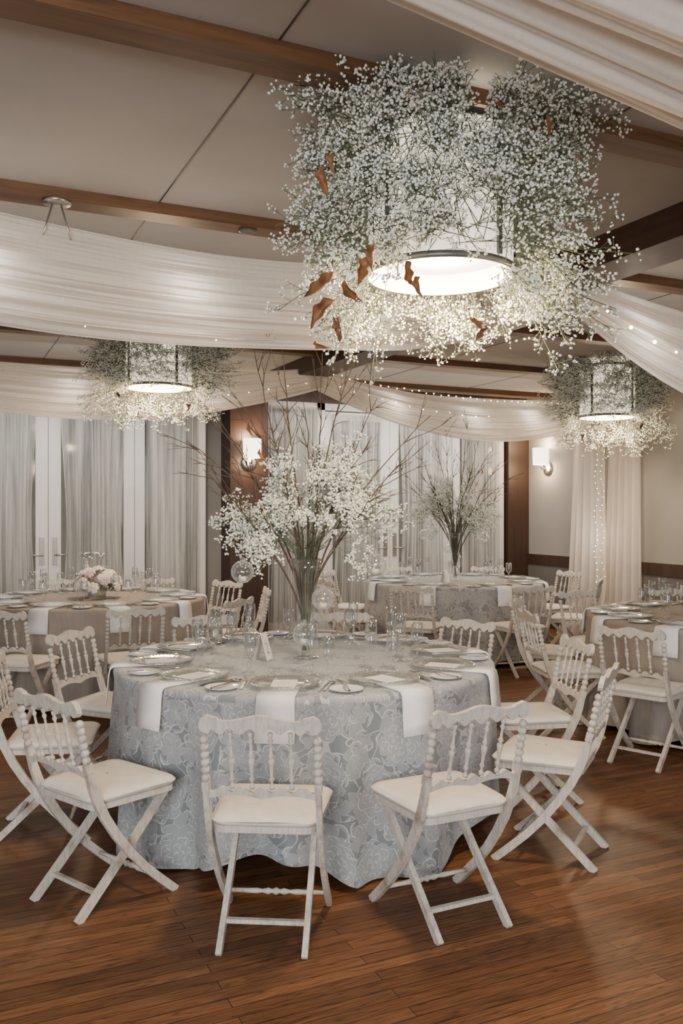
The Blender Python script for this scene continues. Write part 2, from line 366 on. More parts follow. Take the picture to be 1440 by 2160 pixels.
for u in(-.35,.97,2.28,4.5,5.8): sm.box(u-.0025,u+.0025,-3,VB-.06,HC-.003,HC)
trim(sm,M['seam'])
def door(idx,uc):
    r=thing('door_%d'%idx,kind='structure')
    f=MB()
    for a in(-1.65,1.57): f.box(uc+a,uc+a+.08,VB-.05,VB+.1,0,2.74)
    for a in(-.98,.88): f.box(uc+a,uc+a+.10,VB-.05,VB+.1,0,2.74)
    f.box(uc-1.57,uc+1.57,VB-.05,VB+.1,2.66,2.74); 
    for a,b in((-1.57,-.98),(.98,1.57)): f.box(uc+a,uc+b,VB-.03,VB+.06,0,.2)
    f.build('door_frame',M['frame'],r)
    for a,b in((-1.57,-.98),(.98,1.57)):
        MB().box(uc+a,uc+b,VB+.03,VB+.04,.2,2.66).build('sidelight_pane',M['pane'],r)
    for sgn in(-1,1):
        L=MB(); x=lambda p,q:(min(uc+sgn*p,uc+sgn*q),max(uc+sgn*p,uc+sgn*q))
        L.box(*x(.003,.125),VB-.01,VB+.05,0.01,2.65); L.box(*x(.765,.877),VB-.01,VB+.05,0.01,2.65)
        L.box(*x(.125,.765),VB-.01,VB+.05,.01,.24); L.box(*x(.125,.765),VB-.01,VB+.05,2.55,2.65)
        leaf=L.build('door_leaf',M['frame'],r)
        MB().box(*x(.125,.765),VB+.02,VB+.03,.24,2.55).build('pane',M['pane'],leaf)
        h=MB().box(*x(.038,.090),VB-.022,VB-.01,.93,1.21)
        h.tube([(uc+sgn*.064,VB-.022,1.03),(uc+sgn*.064,VB-.065,1.03)],.011,8)
        h.tube([(uc+sgn*.064,VB-.065,1.03),(uc+sgn*.13,VB-.068,1.03),(uc+sgn*.18,VB-.062,1.03)],.009,8)
        h.build('door_handle',M['nickel'],leaf)
door(1,1.08); door(2,5.05)
def curtain(u0,u1,v,z0,z1,folds,seed,label,amp=.022,pinch=.0):
    g=random.Random(seed); ph=[g.uniform(0,6.3) for _ in range(8)]
    def fn(s,t):
        x=s+.05*sin(5*s+ph[0])+.03*sin(13*s+ph[4])
        a=amp*(.35+.95*sin(4*s+ph[5])**2)*(sin(2*PI*folds*x+ph[1]+.5*sin(3*t+ph[2]))+.5*sin(2*PI*folds*2.3*x+ph[3]+.8*sin(2*t+ph[6])))
        wid=1-pinch*sin(PI*min(1,max(0,t)))**2
        uu=u0+(u1-u0)*(.5+(s-.5)*wid+.008*sin(7*t+9*s+ph[7]))
        return (uu,v+a,z0+(z1-z0)*t)
    o=MB().grid(fn,folds*11,16).build('sheer_curtain',M['sheer'])
    return tag(o,label,'curtain','sheer curtains on the glazed doors')
nm={1:'left glazed doors',2:'middle glazed doors'}
for i,uc in((1,1.08),(2,5.05)):
    curtain(uc-.78,uc-.12,VB-.06,.06,2.62,12,i*10+1,'sheer pleated curtain on the left leaf of the %s'%nm[i],pinch=.14)
    curtain(uc+.12,uc+.78,VB-.06,.06,2.62,12,i*10+2,'sheer pleated curtain on the right leaf of the %s'%nm[i],pinch=.14)
    curtain(uc+.98,uc+1.58,VB-.085,.04,2.68,11,i*10+3,'sheer pleated curtain over the sidelight right of the %s'%nm[i],pinch=.03)
    if i==2: curtain(uc-1.58,uc-.95,VB-.085,.04,2.68,11,i*10+4,'sheer pleated curtain over the sidelight left of the %s'%nm[i],pinch=.03)

# ------------------------------------------------------------------ ceiling drapes
def swag(label,A,B,sag,wv,wh,seed,kmin=.26,group='voile swags under the ceiling'):
    A=Vector(A);B=Vector(B); g=random.Random(seed); p=[g.uniform(0,6.3) for _ in range(8)]
    nl=math.hypot(wv,wh)
    def fn(s,t):
        c=A.lerp(B,s); k=kmin+(1-kmin)*min(1,1.35*max(0,sin(PI*s)))**.75
        sg=sag*4*s*(1-s); q=t-.5
        fade=.5+.5*sin(2.2*s+5*t+p[4]); fd2=.5+.5*sin(3.1*s-4*t+p[5])
        def rid(x): x=sin(x); return math.sqrt(x*x+.02)*2-1           # rolled folds with soft valleys
        pl=(.034*rid(PI*(5.*t+.35*sin(4*s+p[0]))+p[1])*(.5+fade*.7)+.019*fd2*rid(PI*(12*t+.5*sin(5*s+p[2])))+.006*sin(2*PI*25*t+p[3]+3*s))
        pl*=(.45+.55*k)
        belly=.09*cos(PI*q)*k
        dip=.035*sin(2*PI*s*1.5+p[6])*q*k
        dy=-wh*q*k-belly*.6-pl*wv/nl; dz=-wv*q*k*(1+.12*sin(PI*s))-belly*.5-pl*wh/nl*.5+dip
        return (c.x,c.y+dy,min(HC-.003,c.z-sg+dz))
    o=MB().grid(fn,80,150).build('fabric_swag',M['drape'])
    tag(o,label,'drape',group); return fn
ENDL=-1.2
f_L1=swag('wide ivory voile swag sweeping across the upper left to the big flower chandelier',(3.38,4.05,2.77),(ENDL,4.05,2.80),.28,.48,.28,1,.36)
f_R1=swag('ivory voile swag entering at the right edge beside the big flower chandelier',(3.32,4.05,2.77),(UR,4.0,2.8),.43,.62,.28,2,.38)
f_L2=swag('ivory voile swag hanging behind the left chandelier',(3.42,7.80,2.78),(ENDL,7.95,2.80),.28,.40,.22,3,.50)
f_R2=swag('ivory voile swag draped before the rear doors toward the right chandelier',(3.28,7.80,2.78),(UR-.02,7.80,2.70),.29,.40,.24,4,.50)
def fn0(s,t):
    u=-.6+4.0*s; z=2.945-.60*min(s,.72)-.05*max(0,s-.72)
    w=.30+.75*s
    pl=.018*sin(2*PI*(3.2*t+.3*sin(4*s)))+.010*sin(2*PI*(8.3*t+.4*sin(4*s)+.3))+.002*sin(2*PI*27*t+4*s)
    return (u,1.89-w*t-.04*sin(3*s),min(HC-.004,z+pl*min(1,s*2)+.07*t*t-.05*t))
tag(MB().grid(fn0,50,140).build('fabric_swag',M['drape']),'ivory voile spread under the ceiling in the top right corner','drape','voile swags under the ceiling')
def wall_drape(v0,v1,seed,label,ztop,flare,fw=0.):
    g=random.Random(seed); p=[g.uniform(0,6.3) for _ in range(4)]
    def fn(s,t):
        z=ztop*t; d=1-t
        vv=v0+(v1-v0)*(.5+(s-.5)*(.84+.26*d**1.4))+flare*max(0,.25-t)**1.3
        a=(.026+.022*d)*sin(2*PI*5*s+p[0]+.5*sin(3*t))+.014*sin(2*PI*11.5*s+p[1]+.6*t)
        return (UR-.085-fw-.05*d+a-.25*max(0,.12-t),vv,max(.012,z))
    tag(MB().grid(fn,90,40).build('wall_drape',M['drape']),label,'drape','voile drops on the right wall')
wall_drape(7.20,7.78,5,'ivory voile drop on right wall, right of the vertical fairy lights',2.46,0.)
wall_drape(7.68,8.28,6,'ivory voile drop on right wall, left of the fairy lights, pooling on the floor',2.46,.8,.085)
# fairy lights
BM=bpy.data.meshes.new('bulb')
_b=MB().ball((0,0,0),.0060,8,6); BM.from_pydata(_b.v,[],_b.f); BM.polygons.foreach_set('use_smooth',_b.sm); BM.materials.append(M['bulb'])
def fairy(pts,nb,label,scale=1.):
    r=thing('fairy_lights',label,'string lights'); pts=[Vector(p) for p in pts]
    MB().tube(pts,.0010,5).build('wire',M['steel'],r)
    for k in range(nb):
        x=(k+.5)/nb*(len(pts)-1); i=int(x); p=pts[i].lerp(pts[i+1],x-i)
        o=bpy.data.objects.new('bulb',BM); link(o,r); o.location=p+Vector((rng.uniform(-.006,.006),-.004,rng.uniform(-.014,.006))); q=scale*rng.uniform(.75,1.15); o.scale=(q,q,q)
    return r
def offs(p,dy=-.02,dz=0): return (p[0],p[1]+dy,p[2]+dz)
fairy([offs(f_L1(.42+.5*i/12,.90),-.04) for i in range(13)],4,'sparse tiny fairy lights along the lower edge of the wide upper left swag',.55)
fairy([offs(f_R1(.03+.8*i/16,.55),-.06) for i in range(17)],17,'warm fairy lights on the swag at the right edge',1.7)
def f_s(i,nn,A,B,sg):
    s=i/nn; p=Vector(A).lerp(Vector(B),s); p.z-=sg*4*s*(1-s); return p
fairy([f_s(i,20,(3.36,7.48,2.77),(UR-.2,7.42,2.70),.12) for i in range(21)],42,'warm fairy light string dipping across the rear doors below the ceiling',1.05)
fairy([offs(f_R2(.06+.5*i/12,.35),-.05) for i in range(13)],12,'few warm fairy lights tucked in the swag before the rear doors',1.)
fairy([offs(f_L2(.02+.25*i/8,.5),-.05) for i in range(9)],6,'few fairy lights beside the gathered point of the rear swags',.9)
fairy([(UR-.29+.01*sin(i),7.74+.03*sin(i*1.3),2.36-.085*i) for i in range(21)],26,'left one of two vertical fairy light strings on the right wall voile',.8)
fairy([(UR-.29+.01*sin(i+1),7.64+.03*sin(i*1.1+2),2.32-.080*i) for i in range(21)],22,'right one of two vertical fairy light strings on the right wall voile',.65)

# ------------------------------------------------------------------ flower chandeliers
def leaf_mesh(L,w,curl,g,parent,p,m=None):
    """curled dry leaf hanging from p, its face turned outward from the stem bundle"""
    P=Vector(p); n0=Vector((P.x,P.y,0)); n0=n0.normalized() if n0.length>.01 else Vector((0,-1,0))
    d=(Vector((0,0,-1))+rv(g,.75)).normalized(); nrm=(n0+rv(g,.6)); nrm=(nrm-d*nrm.dot(d)).normalized(); e=d.cross(nrm)
    k1=g.uniform(.3,.9)*g.choice((-1,1))*curl; ph=g.uniform(0,6.3); tw0=g.uniform(-1.1,1.1)
    def fn(s,t):
        q=(t-.5)*2; ww=w*(sin(PI*min(.999,s**.8))**.8)*(1+.24*sin(15*s+ph)*abs(q))
        c=d*(L*s)+nrm*(k1*L*.8*s*s)+e*(.16*L*sin(3*s+ph))
        tw=tw0*s; ee=e*cos(tw)+nrm*sin(tw); nn=nrm*cos(tw)-e*sin(tw)
        cup=abs(q)**1.5*ww*.95*curl
        return tuple(P+c+ee*ww*q*(1-.30*abs(q))+nn*(cup+.14*w*sin(12*s+5*q+ph)))
    return MB().grid(fn,16,10).build('dried_leaf',m or M['dry'],parent)
def chandelier(loc,label):
    r=thing('drum_chandelier',label,'chandelier',loc,0,'drum chandeliers')
    sh=MB().lathe([(.262,.0),(.262,.50)],48).build('drum_shade',M['shade'],r)
    MB().lathe([(.001,.075),(.245,.075),(.245,.08),(.001,.08)],40).build('diffuser',M['diff'],sh)
    for z,nme in((0,'lower_ring'),(.485,'upper_ring')):
        MB().lathe([(.263,z),(.274,z),(.274,z+.022),(.263,z+.022),(.263,z)],48).build(nme,M['bronze'],sh)
    for k in range(4):
        a=R(25+62+90*k+20); c,s=cos(a),sin(a)
        b=MB().sweep([(.270*c,.270*s,.03),(.270*c,.270*s,.49)],.020,.010,(-s,c,0)); b.build('strap',M['bronze'],sh)
    MB().lathe([(.001,.5),(.07,.5),(.07,.548),(.001,.548)],24).build('canopy',M['bronze'],r)
    return r
ch=chandelier((1.68,2.75,2.345),'large drum chandelier wrapped in flowers above the front table')
c2=dup(ch,(1.66,7.05,2.475),0,'drum chandelier wrapped in flowers over the left table'); c2.scale=(1,1,.85)
c3=dup(ch,(6.0,6.7,2.395),0,'drum chandelier wrapped in flowers near the right wall')
ZM=.592
def cloud(seed,label,loc,rz,fr0,fr1,ncross,leaves,szc,rb=(.0034,.0060)):
    """ragged bunches, each a fan of sprays from one point of the cage; local -y faces the lens side"""
    g=random.Random(seed); B=[];S=[]
    root=thing('flower_cloud',label,'flowers',loc,rz,'baby\'s breath clouds')
    tiers=[(.49,12),(.37,11),(.24,11),(.10,11),(-.02,10)]
    for ti,(zt,nc) in enumerate(tiers):
        for c in range(nc):
            th=2*PI*(c+.5*(ti%2)+g.uniform(-.36,.36))/nc
            front=abs(((th+PI/2+PI)%(2*PI))-PI)      # 0 when facing -y
            dens=13
            if front<.66: dens=fr0[ti]
            elif front<1.05 : dens=fr1[ti]
            big=g.uniform(.64,1.45)
            axis=Vector((cos(th+g.uniform(-.35,.35)),sin(th+g.uniform(-.35,.35)),(.35,.1,-.1,-.2,-.9)[ti]+g.uniform(-.4,.4))).normalized()
            oz=min(max(zt+g.gauss(0,.04),-.03),.5)
            if front<.70 and ti>0: big*=.72
            for k in range(max(0,dens+g.randint(-2,2))):
                a=th+g.gauss(0,.10)
                o=(.285*cos(a),.285*sin(a),min(.5,oz+g.gauss(0,.03)))
                d=(axis+rv(g,.55)).normalized()
                L=g.uniform(.11,.30)*big
                tip=Vector(o)+d*L
                rr_=math.hypot(tip.x,tip.y)
                if rr_<.30: tip.x*=.30/rr_; tip.y*=.30/rr_
                if tip.z>ZM: tip.z=ZM-g.uniform(0,.05)
                sprig(o,tip,g.randint(9,12),g,B,S,.35,.95,.01,ZM,.0018,(3,5))
    for k in range(ncross):      # sprays crossing in front of the shade
        a=-PI/2+g.uniform(-1.05,1.05); z=.0+.48*g.random()**.9; o=(.285*cos(a),.285*sin(a),z)
        a2=a+g.uniform(-.7,.7); q=g.uniform(.33,.41); tip=(q*cos(a2),q*sin(a2),z+g.uniform(-.09,.16)); sprig(o,tip,8,g,B,S,.25,.9,.01,ZM,.0018,(2,4))
    for k in range(240):       # tangled longer stems lying over the cage
        a=g.uniform(0,6.3); a2=a+g.uniform(-.9,.9); S.append(((.285*cos(a),.285*sin(a),g.uniform(0.0,.5)),(.34*cos(a2),.34*sin(a2),g.uniform(.0,.55)),.0018))
    blossoms(B,M['blossom'],root,seed,*rb); segments(S,M['stem'],root)
    for (X,z,yy,L,w) in leaves: leaf_mesh(L,w,1.,g,root,(X,yy,z))
    root.scale=(1,1,szc); print('BLOSSOMS',len(B))
    return root
LV=[(-.37,.26,-.42,.09,.026),(-.34,.30,-.42,.06,.020),(-.21,.0,-.42,.08,.024),(-.36,-.06,-.34,.14,.032),(-.35,-.15,-.34,.12,.028),(-.30,-.09,-.36,.10,.022),(-.25,-.03,-.40,.08,.024),(-.33,-.20,-.32,.08,.020),(-.11,-.06,-.44,.08,.022),(-.06,-.11,-.44,.06,.018),(.19,.40,-.50,.045,.014),(.33,.36,-.48,.05,.014),(.10,-.22,-.32,.07,.018),(.14,-.24,-.32,.06,.016),(-.42,-.26,-.25,.06,.016)]
cl1=cloud(11,'big cloud of baby\'s breath with dried leaves around the large chandelier',(1.68,2.75,2.345),R(-25-6.4),(18,13,9,5,0),(17,14,11,9,8),150,LV,1.)
cl2=cloud(12,'cloud of baby\'s breath around the chandelier over the left table',(1.66,7.05,2.475),R(-25+12),(11,8,5,3,0),(15,12,10,9,8),85,[(.20,-.20,-.35,.07,.022),(-.3,-.1,-.35,.06,.018)],.80,(.0040,.0068))
cl3=dup(cl2,(6.0,6.7,2.395),R(-25-17),'cloud of baby\'s breath around the chandelier near the right wall'); cl3.scale=(-1,1,.93)
# small ceiling fittings
t=thing('suspension_canopy','round metal ceiling canopy with two thin rods above the upper left swag','ceiling fitting',(.51,4.14,2.895))
MB().lathe([(.001,0),(.062,0),(.066,-.012),(.055,-.02),(.001,-.02)],24).build('canopy',M['nickel'],t)
for s in(-1,1): MB().tube([(.02*s,0,-.02),(.07*s,0,-.2)],.004,6).build('rod',M['nickel'],t)
o=MB().lathe([(.001,-.004),(.03,-.004),(.045,-.006),(.047,0)],24).build('recessed_light',M['bronze'],None,(1.43,4.18,2.894)); tag(o,'small dark recessed downlight set into the second ceiling beam','ceiling light')
# sconces
def sconce(loc,rz,label):
    r=thing('wall_sconce',label,'wall lamp',loc,rz,'lit wall sconces')
    MB().lathe([(.001,0),(.085,0),(.085,.02),(.06,.032),(.001,.04)],24).build('backplate',M['nickel'],r)
    b=KIDS[r.name][-1]; b.rotation_euler=(R(90),0,0); b.location=(0,0,-.15)
    MB().tube([(0,-.03,-.15),(0,-.10,-.15),(0,-.12,-.13),(0,-.12,-.09)],.012,10).build('arm',M['nickel'],r)
    MB().lathe([(.098,-.10),(.102,.11),(.100,.11),(.096,-.10),(.098,-.10)],32,(0,-.12,0)).build('lamp_shade',M['sconce'],r)
    return r
sconce((3.17,VB-.22,2.16),0,'lit sconce with white shade on the dark wood pillar')
sconce((UR,8.95,2.16),R(-90),'lit sconce with white shade on the grey right wall')

# ------------------------------------------------------------------ chairs
def beads(p0,p1,r0,r1,nb,mb,n=10):
    p0=Vector(p0);p1=Vector(p1); pts=[];rad=[]; m=nb*6
    for i in range(m+1):
        t=i/m; ph=(t*nb)%1
        b=max(0,sin(PI*ph))**.7
        pts.append(p0.lerp(p1,t)); rad.append(r0+(r1-r0)*b)
    mb.tube(pts,rad,n)
def spindle(p0,p1,mb):
    prof=[(0,.010),(.05,.010),(.08,.005),(.13,.005),(.17,.0115),(.22,.0055),(.36,.008),(.46,.0115),(.52,.0130),(.56,.0055),(.60,.0125),(.66,.0055),(.80,.0048),(.86,.010),(.91,.005),(.95,.009),(1,.009)]
    p0=Vector(p0);p1=Vector(p1); mb.tube([p0.lerp(p1,t) for t,_ in prof],[r for _,r in prof],8)
BK=lambda z:-.205-(z-.46)*.215          # y of the back plane
def make_chair():
    t=thing('folding_chair',None,'chair')
    def rr(x,y,w,d,rad,k=8):
        pts=[]
        for sx,sy,a0 in((1,1,0),(-1,1,90),(-1,-1,180),(1,-1,270)):
            for i in range(k+1):
                a=R(a0+90*i/k); pts.append((sx*(w-rad)+rad*cos(a),sy*(d-rad)+rad*sin(a)))
        return pts
    P=rr(0,0,.205,.195,.05); nP=len(P); vs=[];fs=[]
    for z in(.407,.430): vs+=[(x*(1+.06*(y/.2)),y,z) for x,y in P]
    fs=[[i,(i+1)%nP,nP+(i+1)%nP,nP+i] for i in range(nP)]+[list(range(nP))[::-1],list(range(nP,2*nP))]
    MB().add(vs,fs).build('seat_frame',M['chair'],t)
    lv=[(.96,.430),(1.02,.437),(1.03,.446),(1.01,.456),(.95,.463),(.75,.471),(.4,.475),(.02,.475)]
    vs=[];fs=[]
    for k,z in lv: vs+=[(x*k*(1+.06*(y/.2)),y*k,z) for x,y in P]
    for j in range(len(lv)-1): fs+=[[j*nP+i,j*nP+(i+1)%nP,(j+1)*nP+(i+1)%nP,(j+1)*nP+i] for i in range(nP)]
    cu=MB().add(vs,fs,True).build('cushion',M['cushion'],t)
    pp=[(x*1.032*(1+.06*(y/.2)),y*1.032,.4465) for x,y in P]; MB().tube(pp+[pp[0]],.0035,6).build('piping',M['cushion'],cu)
    for s in(-1,1):
        mb=MB()
        low=[(-.228,.565),(-.212,.51),(-.192,.455),(-.155,.38),(-.103,.30),(-.037,.215),(.038,.135),(.115,.065),(.19,.0)]
        mb.sweep([(s*.207,y,z) for y,z in low],.021,[.027,.033,.036,.036,.034,.033,.032,.032,.032],(1,0,0))
        mb.sweep([(s*.207,BK(.56),.565),(s*.207,BK(.60),.60)],.027,.030,(1,0,0))
        beads((s*.207,BK(.598),.598),(s*.207,BK(.765),.765),.0085,.0170,6,mb)
        mb.build('back_post',M['chairleg'],t)
        MB().sweep([(s*.158,.185,.41),(s*.158,-.03,.2),(s*.158,-.245,0)],.022,.030,(1,0,0)).build('leg',M['chairleg'],t)
    fn=lambda x,h,sd:(x,BK(h)+sd,h)
    xs=[-.222+.444*i/48 for i in range(49)]
    ear=lambda x:max(0,1-((abs(x)-.195)/.028)**2)**.5 if abs(x)>.195 else 1
    hi=lambda x:.800+ear(x)*(.030+.010*cos(2*PI*x/.24)*(abs(x)<.2)+.006*(abs(x)>.15))
    lo=lambda x:.800-ear(x)*(.024 if abs(x)>.18 else .006+.022*abs(cos(PI*(x)/.073))**2)
    MB().strip_plate(xs,lo,hi,fn,.022).build('top_rail',M['chair'],t)
    xs2=[-.197+.394*i/48 for i in range(49)]
    MB().strip_plate(xs2,lambda x:.538+.014*abs(sin(PI*x/.197)),lambda x:.562+.020*abs(cos(PI*x/.0733))**2,fn,.020).build('lower_rail',M['chair'],t)
    for x in(-.11,-.0367,.0367,.11):
        mb=MB(); spindle((x,BK(.575),.575),(x,BK(.778),.778),mb); mb.build('spindle',M['chair'],t)
    MB().sweep([(-.158,-.155,.083),(.158,-.155,.083)],.020,.015,(0,1,0)).build('stretcher',M['chairleg'],t)
    mb=MB(); prof=[(0,.008),(.2,.009),(.3,.011),(.36,.007),(.42,.013),(.46,.008),(.5,.015),(.54,.008),(.58,.013),(.64,.007),(.7,.011),(.8,.009),(1,.008)]
    mb.tube([(-.2+.4*a,.097,.082) for a,_ in prof],[b for _,b in prof],8); mb.build('stretcher',M['chair'],t)
    mb=MB().sweep([(-.158,.15,.375),(.158,.15,.375)],.02,.02,(0,1,0)); mb.build('stretcher',M['chair'],t)
    t.scale=(.92,.96,.975)
    return t
PROTO={}
def put(kind,make,loc,rz,label,group):
    if kind not in PROTO:
        o=PROTO[kind]=make(); o.location=loc; o.rotation_euler=(0,0,rz); tag(o,label,None,group); return o
    return dup(PROTO[kind],loc,rz,label,group)
POS=['nearest','near right','right side','rear right','far right','farthest','far left','rear left','left side','near left']
# ------------------------------------------------------------------ tableware
TZ=.764
def mk_charger():
    t=thing('charger_plate',None,'plate')
    MB().lathe([(.001,.002),(.098,.002),(.104,.006)],40).build('well',M['charger'],t)
    mb=MB(); nn=96
    prof=[(.104,.006),(.125,.010),(.146,.013),(.152,.012),(.150,.009),(.105,.002)]
    vs=[];
    for r,z in prof:
        for k in range(nn):
            a=2*PI*k/nn; q=r*(1+.008*cos(24*a)*(r>.12)); vs.append((q*cos(a),q*sin(a),z+.0016*cos(48*a)*(r>.11)))
    mb.add(vs,[[i*nn+k,i*nn+(k+1)%nn,(i+1)*nn+(k+1)%nn,(i+1)*nn+k] for i in range(len(prof)-1) for k in range(nn)],True)
    mb.build('rim',M['charger'],t); return t
def mk_menu():
    t=thing('menu_card',None,'card'); MB().box(-.052,.052,-.075,.075,0,.0012).build('card',M['card'],t)
    mb=MB(); g=random.Random(3)
    for k in range(7):
        w=g.uniform(.015,.032); y=.05-.016*k; mb.box(-w,w,y,y+.002,.0012,.0014)
    mb.build('print',M['nickel'],t); return t
def mk_napkin():
    mb=MB(); pts=[(0,.06,.003),(0,-.10,.003),(0,-.20,.003),(0,-.228,.001),(0,-.240,-.012),(0,-.246,-.04),(0,-.250,-.09),(0,-.254,-.13),(0,-.258,-.175)]
    mb.sweep(pts,[.145,.148,.152,.152,.152,.154,.157,.158,.158],.005,(1,0,0),True)
    return tag(mb.build('napkin',M['white']),None,'napkin')
def mk_bread():
    return tag(MB().lathe([(.001,.003),(.045,.003),(.068,.010),(.071,.011),(.069,.008),(.045,.0),(.001,.0)],36).build('bread_plate',M['china']),None,'plate')
def mk_knife(L,nme):
    def f():
        mb=MB(); mb.sweep([(0,-L*.5,.004),(0,-L*.1,.004),(0,-L*.03,.004)],[.009,.012,.008],.006,(1,0,0))
        mb.sweep([(0,-L*.03,.004),(.001,L*.2,.004),(.001,L*.4,.004),(-.003,L*.5,.004)],[.013,.016,.014,.004],.002,(1,0,0))
        return tag(mb.build(nme,M['steel']),None,'knife')
    return f
def mk_fork():
    mb=MB(); mb.sweep([(0,-.10,.003),(0,-.04,.004),(0,.03,.006),(0,.05,.005)],[.014,.008,.006,.018],.003,(1,0,0))
    for x in(-.0075,-.0025,.0025,.0075): mb.sweep([(x,.05,.005),(x,.075,.004),(x,.10,.007)],[.003,.003,.0015],.002,(1,0,0))
    return tag(mb.build('fork',M['steel']),None,'fork')
def mk_spoon():
    mb=MB(); mb.sweep([(0,-.10,.003),(0,-.04,.004),(0,.045,.006)],[.013,.008,.006],.003,(1,0,0)); mb.ball((0,.068,.005),(.016,.026,.004),12,6)
    return tag(mb.build('spoon',M['steel']),None,'spoon')
def mk_flute():
    t=thing('champagne_flute',None,'glass')
    MB().lathe([(.034,.0),(.034,.0015),(.010,.005),(.0045,.012),(.004,.06),(.0055,.085)],20).build('stem',M['glass'],t)
    MB().lathe([(.0055,.085),(.015,.100),(.0245,.13),(.0275,.160),(.0265,.20),(.0248,.228),(.0242,.228),(.0259,.20),(.0268,.160)],24).build('bowl',M['glass'],t)
    return t
def mk_wine():
    t=thing('wine_glass',None,'glass')
    MB().lathe([(.035,.0),(.035,.0015),(.010,.005),(.0045,.012),(.004,.05),(.006,.072)],20).build('stem',M['glass'],t)
    MB().lathe([(.006,.072),(.020,.083),(.029,.105),(.031,.128),(.029,.155),(.027,.180),(.0264,.180),(.0284,.155),(.0302,.128)],24).build('bowl',M['glass'],t)
    return t
ITEMS=[('napkin',mk_napkin,0,0,0,0,'white napkin hanging over the edge'),
 ('charger',mk_charger,0,0,.007,0,'clear glass charger plate'),
 ('menu',mk_menu,0,-.005,.0095,4,'white menu card'),
 ('bread',mk_bread,-.245,-.09,.001,0,'small white bread plate'),
 ('butter',mk_knife(.15,'butter_knife'),-.245,-.09,.0115,-25,'small butter knife'),
 ('fork',mk_fork,-.172,.0,.001,4,'silver dinner fork'),
 ('knife',mk_knife(.22,'dinner_knife'),.165,-.005,.001,-3,'silver dinner knife'),
 ('spoon',mk_spoon,.188,.0,.001,-5,'silver spoon'),
 ('flute',mk_flute,.085,.235,.001,0,'empty champagne flute'),
 ('wine',mk_wine,.165,.175,.001,0,'empty stemmed wine glass')]
GN={'napkin':'folded napkins','charger':'glass charger plates','menu':'menu cards','bread':'bread plates','butter':'butter knives','fork':'dinner forks','knife':'dinner knives','spoon':'spoons','flute':'champagne flutes','wine':'wine glasses'}
def setting(tc,a,tname,pos,gt):
    rz=R(a-25); c,s=cos(rz),sin(rz)
    ox=tc[0]+.70*s; oy=tc[1]-.70*c
    for k,mk,x,y,z,dr,lb in ITEMS:
        wx=ox+x*c-y*s; wy=oy+x*s+y*c
        p=pxx(wx,wy)
        if p<-40 or p>1480: continue
        put(k,mk,(wx,wy,TZ+z),rz+R(dr+(rng.uniform(-6,6) if k in('menu','butter') else 0)),'%s at the %s place of the %s'%(lb,pos,tname),GN[k]+' on the '+gt)
def cloth(cx,cy,m,label,seed,a0,nch):
    g=random.Random(seed); fr=[(nch,-a0*nch+PI,.40)]+[(g.choice([7,9,11,13,14,17,19,22]),g.uniform(0,6.3),g.uniform(.22,.38)) for _ in range(5)]
    fine=[(g.choice([26,29,33,37]),g.uniform(0,6.3)) for _ in range(3)]
    hz=[(g.choice([5,7,9,11]),g.uniform(0,6.3)) for _ in range(3)]
    na=420; rows=[(.0,.762),(.25,.762),(.5,.762),(.7,.762),(.85,.762),(.900,.762),(.915,.759),(.924,.750),(.927,.735)]
    V=[];UVs=[]
    zs=[.70-.655*i/17 for i in range(18)]
    for r,z in rows:
        for k in range(na):
            a=2*PI*k/na; V.append((r*cos(a),r*sin(a),z)); UVs.append((r*cos(a),r*sin(a)))
    for z in zs:
        d=(.735-z)/.69
        for k in range(na):
            a=2*PI*k/na; F=sum(w*sin(f*a+p) for f,p,w in fr); G=sum(sin(f*a+p) for f,p in fine)/3
            rr=.922+.004*d+F*.072*d**.8+G*.014*min(1,d*3)
            zz=z+(.030*sum(sin(f*a+p) for f,p in hz))*d**3
            V.append((rr*cos(a),rr*sin(a),max(.012,zz))); UVs.append((a*.93+5,z))
    nr=len(rows)+len(zs); fs=[]
    for i in range(nr-1):
        for k in range(na): fs.append([i*na+k,i*na+(k+1)%na,(i+1)*na+(k+1)%na,(i+1)*na+k])
    me=bpy.data.meshes.new('tablecloth'); me.from_pydata(V,[],fs); uvl=me.uv_layers.new(name='UVMap')
    lv=np.zeros(len(me.loops),np.int32); me.loops.foreach_get('vertex_index',lv); UV=np.array(UVs)[lv].reshape(-1,4,2)
    row=np.repeat(np.arange(nr-1),na); kk=np.tile(np.arange(na),nr-1)
    nrw=len(rows)-1
    for fi in np.nonzero(row==nrw)[0]:
        k=kk[fi]; UV[fi,0]=(2*PI*k/na*.93+5,.735); UV[fi,1]=(2*PI*(k+1)/na*.93+5,.735)
    w=(row>=nrw)&(kk==na-1); UV[w,1,0]=2*PI*.93+5; UV[w,2,0]=2*PI*.93+5
    uvl.data.foreach_set('uv',UV.astype(np.float32).ravel())
    me.polygons.foreach_set('use_smooth',[True]*len(fs)); me.materials.append(m); me.update()
    o=bpy.data.objects.new('tablecloth',me); link(o); o.location=(cx,cy,0); tag(o,label,'tablecloth','floor length tablecloths'); return o
def table(tc,label):
    t=thing('banquet_table',label,'table',(tc[0],tc[1],0),0,'round banquet tables')
    MB().lathe([(.001,.73),(.905,.73),(.905,.758),(.001,.758)],48).build('tabletop',M['dark'],t)
    for s in(-1,1):
        for q in(-1,1): MB().tube([(.45*s,.35*q,.73),(.45*s,.35*q,0)],.014,8).build('leg',M['bronze'],t)
